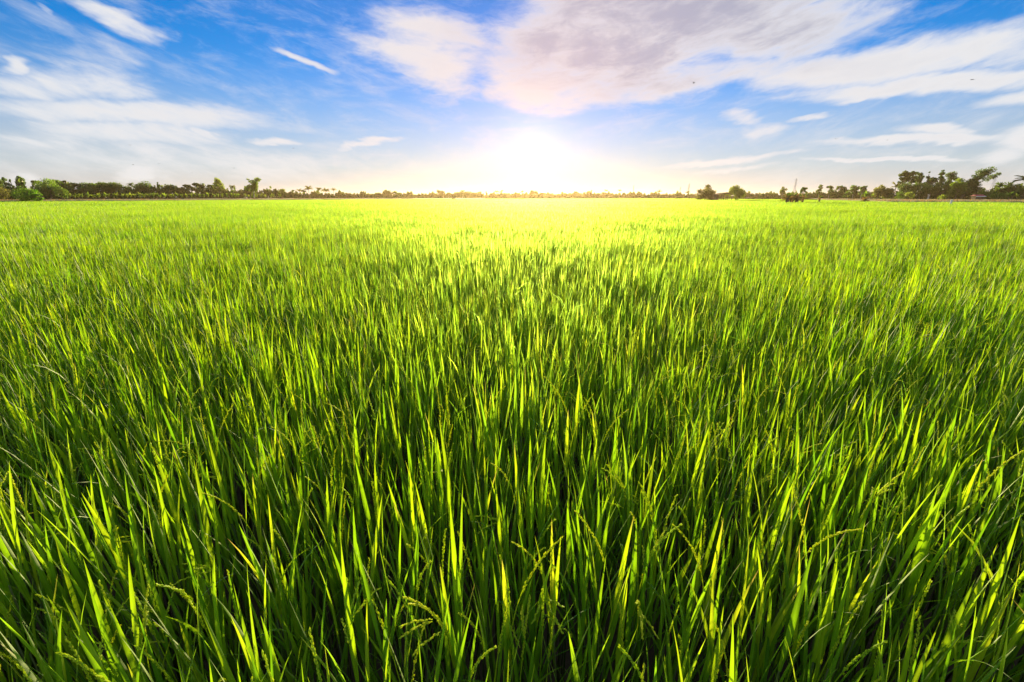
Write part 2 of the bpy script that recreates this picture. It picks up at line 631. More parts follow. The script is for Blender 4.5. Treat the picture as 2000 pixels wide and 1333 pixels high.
def plant_spec(hgt=1.0, p_head=.28):
    """one rice plant: three tillers, their leaves and now and then a seed head; numbers only"""
    parts = []
    for k in range(3):
        a = U(0, 6.28)
        r = U(.006, .03)
        bx, by = r * math.cos(a), r * math.sin(a)
        la, lt = U(0, 6.28), abs(rng.normal(0, .07))
        hs = U(.49, .63) * hgt
        top = np.array([bx + math.sin(lt) * math.cos(la) * hs, by + math.sin(lt) * math.sin(la) * hs, hs * math.cos(lt)])
        parts.append(('stem', (np.array([bx, by, 0.0]), top)))
        az = U(0, 6.28)
        tn = float(np.clip(rng.normal(.45, .22), 0, 1))
        for j, (fr, L0, L1, t0, t1, b0, b1) in enumerate(((1.0, .25, .35, .02, .18, .0, .22), (.80, .31, .43, .04, .23, .02, .42), (.60, .30, .42, .10, .34, .1, .8))):
            droop = U(.6, 1.3) if U(0, 1) < .07 else 0
            parts.append(('leaf', (top * fr + np.array([bx, by, 0]) * (1 - fr), az + U(-.5, .5), U(t0, t1), U(b0, b1) + droop,
                                   U(L0, L1) * hgt, U(.0092, .0150) * (1 - .12 * j), U(-.9, .9), float(np.clip(tn + U(-.2, .2) - .08 * j, 0, 1)))))
            az += math.pi + U(-.6, .6)
        if U(0, 1) < p_head:
            sp = U(0, 1) < .12
            parts.append(('panicle', (top, U(0, 6.28), U(.02, .22), U(.1, .7) if not sp else U(.7, 1.4), U(.10, .20), U(.12, .18), sp)))
    return parts


def add_leaf(mb, q, segs, fold, var=0, mi=0, wk=1.0):
    P, az, ti, be, L, W, tw, tn = q
    v, f, al, ac = blade(P, az, ti, be, L, W * wk, segs, fold, tw)
    mb.add(v, f, tn, al, ac, var, mi)


def add_stem(mb, q, var=0, mi=0, sides=4):
    v, f = tube([q[0], q[0] * .5 + q[1] * .5, q[1]], [.0034, .0030, .0020], sides)
    mb.add(v, f, U(0, 1), var=var, mi=mi)


# near plants, each one a thing of its own with its leaves, stems and heads as parts
CELL = 0.5
near_cells = [(i, j) for j, h in ((0, 2), (1, 3), (2, 1)) for i in range(-h, h)]       # cell (i,j): x=i*.5.., y=.3+j*.5..
near_cells = set(near_cells)
Y0 = 0.36
protos = []
for k in range(15):
    spec = plant_spec(U(.96, 1.06), (0.0, .18, .32)[k % 3])
    meshes = []
    for nm, q in spec:
        mb = MB()
        if nm == 'leaf':
            add_leaf(mb, q, 8, .30)
            meshes.append((nm, mb.mesh('rice_leaf', [M['rice']])))
        elif nm == 'stem':
            add_stem(mb, q, sides=5)
            meshes.append((nm, mb.mesh('rice_stem', [M['stem']])))
        else:
            P, az, ti, be, pd, L, sp = q
            panicle(mb, P, az, ti, be, pd, L, grains=60, split=sp)
            meshes.append((nm, mb.mesh('rice_panicle', [M['panicle']], smooth=False)))
    protos.append(meshes)
spots = []
per = 300 / len(near_cells)
for (i, j) in sorted(near_cells):
    m = 5
    for a in range(m):
        for b in range(m):
            spots.append(((i + (a + .5 + U(-.42, .42)) / m) * CELL, Y0 + (j + (b + .5 + U(-.42, .42)) / m) * CELL))
spots = sorted(spots, key=lambda s: s[1])
LAB = {0: ('green rice plant without a seed head in the foreground of the paddy', 'leafy rice plants in the foreground'),
       1: ('rice plant carrying one yellow-green seed head in the foreground of the paddy', 'rice plants with one seed head in the foreground'),
       2: ('rice plant carrying several yellow-green seed heads in the foreground of the paddy', 'rice plants with several seed heads in the foreground')}
for (x, y) in spots[:300]:
    meshes = protos[int(rng.integers(len(protos)))]
    heads = min(2, sum(1 for n, _ in meshes if n == 'panicle'))
    root = bpy.data.objects.new('rice_plant', None)
    root.empty_display_size = .05
    COL.objects.link(root)
    root.location = (x, y, 0)
    s = U(.93, 1.07)
    root.scale = (s, s, s * U(.95, 1.05))
    root.rotation_euler = (U(-.05, .05), U(-.05, .05), U(0, 6.28))
    tag(root, LAB[heads][0], 'rice plant', LAB[heads][1])
    for nm, me in meshes:
        o = bpy.data.objects.new(nm, me)
        COL.objects.link(o)
        o.parent = root

# the rest of the crop: one object, patches of plants set out over the whole paddy
crop = MB()
NV_A, NV_B, NV_C = 12, 6, 4
for vv in range(NV_A):                                     # 0.5 m patches, full plants
    for a in range(5):
        for b in range(5):
            x, y = ((a + .5 + U(-.45, .45)) / 5 - .5) * .5, ((b + .5 + U(-.45, .45)) / 5 - .5) * .5
            off = np.array([x, y, 0])
            for nm, q in plant_spec(U(.93, 1.07), .28):
                if nm == 'leaf':
                    add_leaf(crop, (q[0] + off, *q[1:]), 5, .28, vv, 0)
                elif nm == 'stem':
                    add_stem(crop, (q[0] + off, q[1] + off), vv, 1, 3)
                else:
                    panicle(crop, q[0] + off, *q[1:6], var=vv, mi=2, grains=32, split=q[6])
for vv in range(NV_A, NV_A + NV_B):                        # 1.5 m patches, simple blades
    for k in range(260):
        off = np.array([U(-.75, .75), U(-.75, .75), 0])
        h = U(.9, 1.08)
        for nm, q in plant_spec(h, .20):
            if nm == 'leaf':
                add_leaf(crop, (q[0] + off, *q[1:]), 3, .28, vv, 0, 1.05)
            elif nm == 'panicle':
                v, f, al, ac = blade(q[0] + off, q[1], q[2], q[3], (q[4] + q[5]) * .85, .0030, 4, 0, U(-1, 1))
                crop.add(v, f, U(.2, 1), None, None, vv, 2)
for vv in range(NV_A + NV_B, NV_A + NV_B + NV_C):          # 6 m patches for the distance
    for k in range(1100):
        off = np.array([U(-3, 3), U(-3, 3), 0])
        for nm, q in plant_spec(U(.88, 1.08), .3)[-6:]:
            if nm == 'leaf':
                add_leaf(crop, (q[0] + off, *q[1:]), 2, 0, vv, 0, 2.6)
# distant canopy: a closed, uneven sheet of leaf tops
ts = np.concatenate([np.linspace(-1.7, 1.7, 140)])
NR = 46
v = []
for t in ts:
    ye = edge_y(t)
    y0 = min(55.0, ye - 8)
    for k in range(NR):
        y = y0 + (ye - y0) * (k / (NR - 1))
        v.append((t * y, y, .66 + U(-.05, .10) if k < NR - 1 else -.02))
f = [(i * NR + j, (i + 1) * NR + j, (i + 1) * NR + j + 1, i * NR + j + 1) for i in range(len(ts) - 1) for j in range(NR - 1)]
crop.add(v, f, .55, var=-1, mi=3)

pts, pv, prz, psc, psz = [], [], [], [], []


def hmod(x, y):
    return 1 + .028 * math.sin(x * .9 + 1.7 * math.sin(y * .35)) * math.cos(y * .7 + .8 * math.sin(x * .5)) + .03 * math.sin(.23 * x + .31 * y)


def put(x, y, vi, s=1.0):
    pts.append((x, y, 0))
    pv.append(vi)
    prz.append(math.pi / 2 * int(rng.integers(4)))
    psc.append(s * U(.97, 1.05))
    psz.append(hmod(x, y) * U(.97, 1.03))


YA, YB, YC = 6.0, 40.0, 300.0
for j in range(-2, int((YA - Y0) / CELL)):
    y = Y0 + (j + .5) * CELL
    half = int((max(y, 0.6) * 1.3 + 1.4) / CELL) + 1
    for i in range(-half, half):
        if (i, j) in near_cells or (j < 0 and -2 <= i < 2 and j >= -1):
            continue
        put((i + .5) * CELL, y, int(rng.integers(NV_A)))
ya = Y0 + int((YA - Y0) / CELL) * CELL
j = 0
while True:
    y = ya + (j + .5) * 1.5
    if y > YB:
        break
    half = int((y * 1.3 + 2) / 1.5) + 1
    for i in range(-half, half):
        if U(0, 1) < (17 - y) / 11.0:                     # full plants thin out into simple ones
            for a in (-1, 0, 1):
                for b in (-1, 0, 1):
                    put((i + .5) * 1.5 + a * .5, y + b * .5, int(rng.integers(NV_A)))
        else:
            put((i + .5) * 1.5, y, NV_A + int(rng.integers(NV_B)))
    j += 1
yb = ya + j * 1.5
j = 0
while True:
    y = yb + (j + .5) * 6
    if y > YC:
        break
    half = int((y * 1.3 + 6) / 6) + 1
    for i in range(-half, half):
        x = (i + .5) * 6
        if y + 3.2 < edge_y(x / y):
            put(x, y, NV_A + NV_B + int(rng.integers(NV_C)))
    j += 1

n_mesh = crop.n
me = crop.mesh('rice_crop', [M['rice'], M['stem'], M['panicle'], M['field_far']])
# add the planting points as loose vertices
npnt = len(pts)
me.vertices.add(npnt)
co = np.zeros(len(me.vertices) * 3, np.float32)
me.vertices.foreach_get('co', co)
co[n_mesh * 3:] = np.array(pts, np.float32).ravel()
me.vertices.foreach_set('co', co)


def pattr(nm, typ, vals):
    a = me.attributes.get(nm) or me.attributes.new(nm, typ, 'POINT')
    full = np.zeros(len(me.vertices), np.int32 if typ == 'INT' else np.float32)
    a.data.foreach_get('value', full)
    full[n_mesh:] = vals
    a.data.foreach_set('value', full)


pattr('spot', 'INT', np.ones(npnt))
pattr('which', 'INT', pv)
pattr('turn', 'FLOAT', prz)
pattr('size', 'FLOAT', psc)
pattr('tall', 'FLOAT', psz)
pattr('variant', 'INT', np.full(npnt, -2))
me.update()
crop_o = kind(obj('rice_crop', me), 'stuff', 'dense green rice crop filling the paddy out to its far edges')

ng = bpy.data.node_groups.new('plant_patches', 'GeometryNodeTree')
ng.interface.new_socket('Geometry', in_out='INPUT', socket_type='NodeSocketGeometry')
ng.interface.new_socket('Geometry', in_out='OUTPUT', socket_type='NodeSocketGeometry')
gi, go = ng.nodes.new('NodeGroupInput'), ng.nodes.new('NodeGroupOutput')
lk = ng.links.new


def gattr(nm, typ):
    n = ng.nodes.new('GeometryNodeInputNamedAttribute')
    n.data_type = typ
    n.inputs['Name'].default_value = nm
    return n.outputs['Attribute']


def geq(sock, val):
    n = ng.nodes.new('FunctionNodeCompare')
    n.data_type = 'INT'
    n.operation = 'EQUAL'
    lk(sock, n.inputs[2])
    n.inputs[3].default_value = val
    return n.outputs[0]


sp_ = ng.nodes.new('GeometryNodeSeparateGeometry')
sp_.domain = 'POINT'
lk(gi.outputs[0], sp_.inputs[0])
lk(geq(gattr('spot', 'INT'), 1), sp_.inputs[1])
rot = ng.nodes.new('ShaderNodeCombineXYZ')
lk(gattr('turn', 'FLOAT'), rot.inputs[2])
e2r = ng.nodes.new('FunctionNodeEulerToRotation')
lk(rot.outputs[0], e2r.inputs[0])
scl = ng.nodes.new('ShaderNodeCombineXYZ')
sz = gattr('size', 'FLOAT')
lk(sz, scl.inputs[0])
lk(sz, scl.inputs[1])
lk(gattr('tall', 'FLOAT'), scl.inputs[2])
jn = ng.nodes.new('GeometryNodeJoinGeometry')
var_s, which_s = gattr('variant', 'INT'), gattr('which', 'INT')
for vv in range(-1, NV_A + NV_B + NV_C):
    se = ng.nodes.new('GeometryNodeSeparateGeometry')
    se.domain = 'POINT'
    lk(sp_.outputs[1], se.inputs[0])
    lk(geq(var_s, vv), se.inputs[1])
    if vv < 0:
        lk(se.outputs[0], jn.inputs[0])
        continue
    ip = ng.nodes.new('GeometryNodeInstanceOnPoints')
    lk(sp_.outputs[0], ip.inputs['Points'])
    lk(geq(which_s, vv), ip.inputs['Selection'])
    lk(se.outputs[0], ip.inputs['Instance'])
    lk(e2r.outputs[0], ip.inputs['Rotation'])
    lk(scl.outputs[0], ip.inputs['Scale'])
    lk(ip.outputs[0], jn.inputs[0])
lk(jn.outputs[0], go.inputs[0])
md = crop_o.modifiers.new('patches', 'NODES')
md.node_group = ng


# ------------------------------------------------------------------ trees
def leaves(mb, C, s, tint):
    """small leaf faces of size s at the points C, turned every way"""
    n = len(C)
    a = rng.normal(size=(n, 3))
    a /= np.linalg.norm(a, axis=1)[:, None]
    b = rng.normal(size=(n, 3))
    b -= a * (a * b).sum(1)[:, None]
    b /= np.linalg.norm(b, axis=1)[:, None]
    sz = s * rng.uniform(.6, 1.4, (n, 1))
    v = np.empty((n, 4, 3))
    v[:, 0] = C - a * sz
    v[:, 1] = C - b * sz * .5 + a * sz * .1
    v[:, 2] = C + a * sz
    v[:, 3] = C + b * sz * .5 + a * sz * .1
    f = np.arange(n * 4).reshape(n, 4).tolist()
    mb.add(v.reshape(-1, 3), f, np.repeat(tint, 4))


def blob_crown(mb, centres, radii, n, s, flat=.75):
    w_ = np.array(radii) ** 2
    pick = rng.choice(len(centres), n, p=w_ / w_.sum())
    d = rng.normal(size=(n, 3))
    d /= np.linalg.norm(d, axis=1)[:, None]
    r = rng.uniform(0, 1, n) ** .45
    rad = np.array(radii)[pick]
    C = np.array(centres)[pick] + d * (r * rad)[:, None] * np.array([1, 1, flat])
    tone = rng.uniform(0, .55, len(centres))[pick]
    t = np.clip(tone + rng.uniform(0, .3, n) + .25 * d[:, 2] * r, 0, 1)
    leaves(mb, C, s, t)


COLS = {'g': (.080, .140, .026), 'd': (.062, .100, .028), 'y': (.14, .19, .030), 'p': (.15, .20, .05), 'l': (.10, .19, .018), 'o': (.12, .12, .040)}


def tree(px, top, wpx, Y, form, col, label, group=None, basez=0.0, name='tree', cat='tree', foot=None):
    P = at(px, 386, Y)
    H = at(px, top, Y).z - basez
    W = wpx / FPX * Y * 1.06
    root = bpy.data.objects.new(name, None)
    COL.objects.link(root)
    root.location = (P.x, Y, basez)
    tag(root, label, cat, group)
    pxm = Y / FPX                                     # metres per photo pixel
    n = int(np.clip(wpx * H / pxm * 3.6, 260, 5200))
    s = max(.10, 1.05 * pxm) if form != 'bush' else max(.10, .85 * pxm)
    cr, tr = MB(), MB()
    barkm = M['pale_bark'] if form in ('sparse', 'stick') else M['bark']
    cen, rad = [], []
    if form in ('round', 'bush'):
        lo = .08 if form == 'round' else .02
        m = 16
        for k in range(m):
            a, q = U(0, 6.28), U(.15, 1) ** .6
            z = U(lo + .18, .86)
            wz = math.sqrt(max(.05, 1 - ((z - .55) / .52) ** 2))
            cen.append((W * .33 * q * wz * math.cos(a), W * .33 * q * wz * math.sin(a), H * z))
            rad.append(W * U(.15, .25))
        cen.append((U(-.1, .1) * W, 0, H * .86))
        rad.append(min(W * .24, H * .15))
        for k in (-1, 1, -1, 1):
            cen.append((k * W * U(.26, .34), U(-.1, .1) * W, H * U(.38, .74)))
            rad.append(W * U(.15, .20))
    elif form == 'tall':
        for k in range(9):
            z = U(.15, .93)
            cen.append((U(-1, 1) * W * .3 * (1.1 - z), U(-1, 1) * W * .3 * (1.1 - z), H * z))
            rad.append(W * (.34 - .2 * z))
        cen.append((0, 0, H * .95))
        rad.append(W * .10)
    elif form in ('sparse', 'stick'):
        m = 24
        for k in range(m):
            a = U(0, 6.28)
            z = U(.42, .97)
            q = U(.1, 1)
            cen.append((W * .42 * q * math.cos(a), W * .42 * q * math.sin(a), H * z))
            rad.append(W * U(.09, .22))
        n = int(n * .9)
        if form == 'sparse':
            for k in range(3):
                cen.append((U(-.1, .1) * W, U(-.1, .1) * W, H * U(.15, .45)))
                rad.append(W * .14)
    elif form == 'umbrella':
        m = 26
        for k in range(m):
            a, q = U(0, 6.28), U(.2, 1)
            z = .93 - .5 * q * q * U(.1, 1.2)
            cen.append((W * .43 * q * math.cos(a), W * .43 * q * math.sin(a), H * z))
            rad.append(W * U(.07, .14))
        for k in range(4):
            cen.append((U(-.2, .1) * W, U(-.1, .1) * W, H * U(.2, .55)))
            rad.append(W * U(.1, .16))
    elif form == 'lean':
        for k in range(28):
            u = U(.15, 1)
            cen.append((W * (.62 * u - .1) + U(-.05, .05) * W, U(-.12, .12) * W, H * (u * .9 + .03)))
            rad.append(W * U(.06, .13))
        for k in range(16):
            u = U(.2, 1)
            cen.append((W * (.95 * u - .08), U(-.1, .1) * W, H * (.30 + .45 * u + U(-.06, .04))))
            rad.append(W * U(.04, .09))
        n = int(n * 1.1)
    if form == 'palm':
        hub = np.array([U(-.08, .08) * H, 0, H * .88])
        v, f = tube([(0, 0, 0), hub * .5 + np.array([U(-.03, .03) * H, 0, 0]), hub], [.16, .13, .10], 6)
        tr.add(v, f)
        fl = W * .62
        for k in range(17):
            a = k * 2.4 + U(-.2, .2)
            ti = U(.15, 1.35)
            for side in (-1, 1):
                v, f, al, ac = blade(hub, a + side * .10, ti, U(.7, 1.5), fl * U(.85, 1.1), fl * .20, 5, 0, side * .9)
                cr.add(v, f, U(.1, .8))
    elif form == 'banana':
        v, f = tube([(0, 0, 0), (0, 0, H * .5)], [.10, .07], 5)
        tr.add(v, f)
        for k in range(9):
            a = k * 2.4 + U(-.3, .3)
            v, f, al, ac = blade(np.array([0, 0, H * U(.3, .5)]), a, U(.1, .7), U(.3, 1.5), H * U(.5, .75), H * .22, 5, .25, U(-.3, .3))
            cr.add(v, f, U(.2, 1))
    else:
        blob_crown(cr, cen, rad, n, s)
        zt = {'round': .6, 'bush': .4, 'tall': .9, 'sparse': .8, 'stick': .85, 'umbrella': .7, 'lean': .6}[form]
        lx = W * .35 if form == 'lean' else U(-.04, .04) * W
        r0 = max(.10, .02 * H + .012 * W)
        stem = [(0, 0, 0), (lx * .3, 0, H * zt * .4), (lx, 0, H * zt)]
        v, f = tube(stem, [r0 * 1.2, r0 * .85, r0 * .35], 7)
        tr.add(v, f)
        for k, c in enumerate(cen[:9]):
            b = np.array(stem[1]) * U(.3, 1) + np.array(stem[2]) * 0
            b = np.array(stem[1]) + (np.array(stem[2]) - np.array(stem[1])) * U(0, .8)
            mid = (b + np.array(c)) / 2 + np.array([0, 0, -.04 * H])
            v, f = tube([b, mid, np.array(c)], [r0 * .45, r0 * .3, r0 * .12], 5)
            tr.add(v, f)
    t_o = obj('trunk', tr.mesh('trunk', [barkm]), root)
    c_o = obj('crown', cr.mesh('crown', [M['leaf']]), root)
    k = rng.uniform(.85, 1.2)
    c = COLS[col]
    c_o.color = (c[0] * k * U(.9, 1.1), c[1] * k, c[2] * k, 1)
    return root


D_PX = [0, 130, 300, 500, 650, 900, 1300, 1450, 1640, 1750, 2000]
D_Y = [128, 142, 165, 205, 260, 300, 300, 280, 210, 165, 145]


def dist(px):
    return float(np.interp(px, D_PX, D_Y))


GA = ('dark broadleaf tree in the wood behind the bananas', 'trees of the wood at the left')
GB = ('brownish tree in the far line left of the sun', 'small trees in the tree line left of the sun')
GC = ('pale hazy tree on the horizon beneath the sun', 'hazy trees on the horizon beneath the sun')
GD = ('orange-tinted tree in the tree line right of the sun', 'small trees in the tree line right of the sun')
GE = ('slim tree in the line between field hut and stumps', 'slim trees of the low tree line at the right')
GF = ('thin-stemmed tree with a small tufted crown left of the tall grove', 'tufted trees left of the tall grove')
GP = ('small coconut palm rising from the tree line left of the sun', 'coconut palms left of the sun')
GQ = ('small coconut palm rising from the tree line right of the sun', 'coconut palms right of the sun')
ONES = 'first second third fourth fifth sixth seventh eighth ninth tenth eleventh twelfth thirteenth fourteenth fifteenth sixteenth seventeenth eighteenth nineteenth twentieth'.split()
TENS = {2: ('twenty', 'twentieth'), 3: ('thirty', 'thirtieth'), 4: ('forty', 'fortieth'), 5: ('fifty', 'fiftieth')}


def nth(k):
    if k <= 20:
        return ONES[k - 1]
    t, o_ = divmod(k, 10)
    return TENS[t][1] if not o_ else TENS[t][0] + '-' + ONES[o_ - 1]


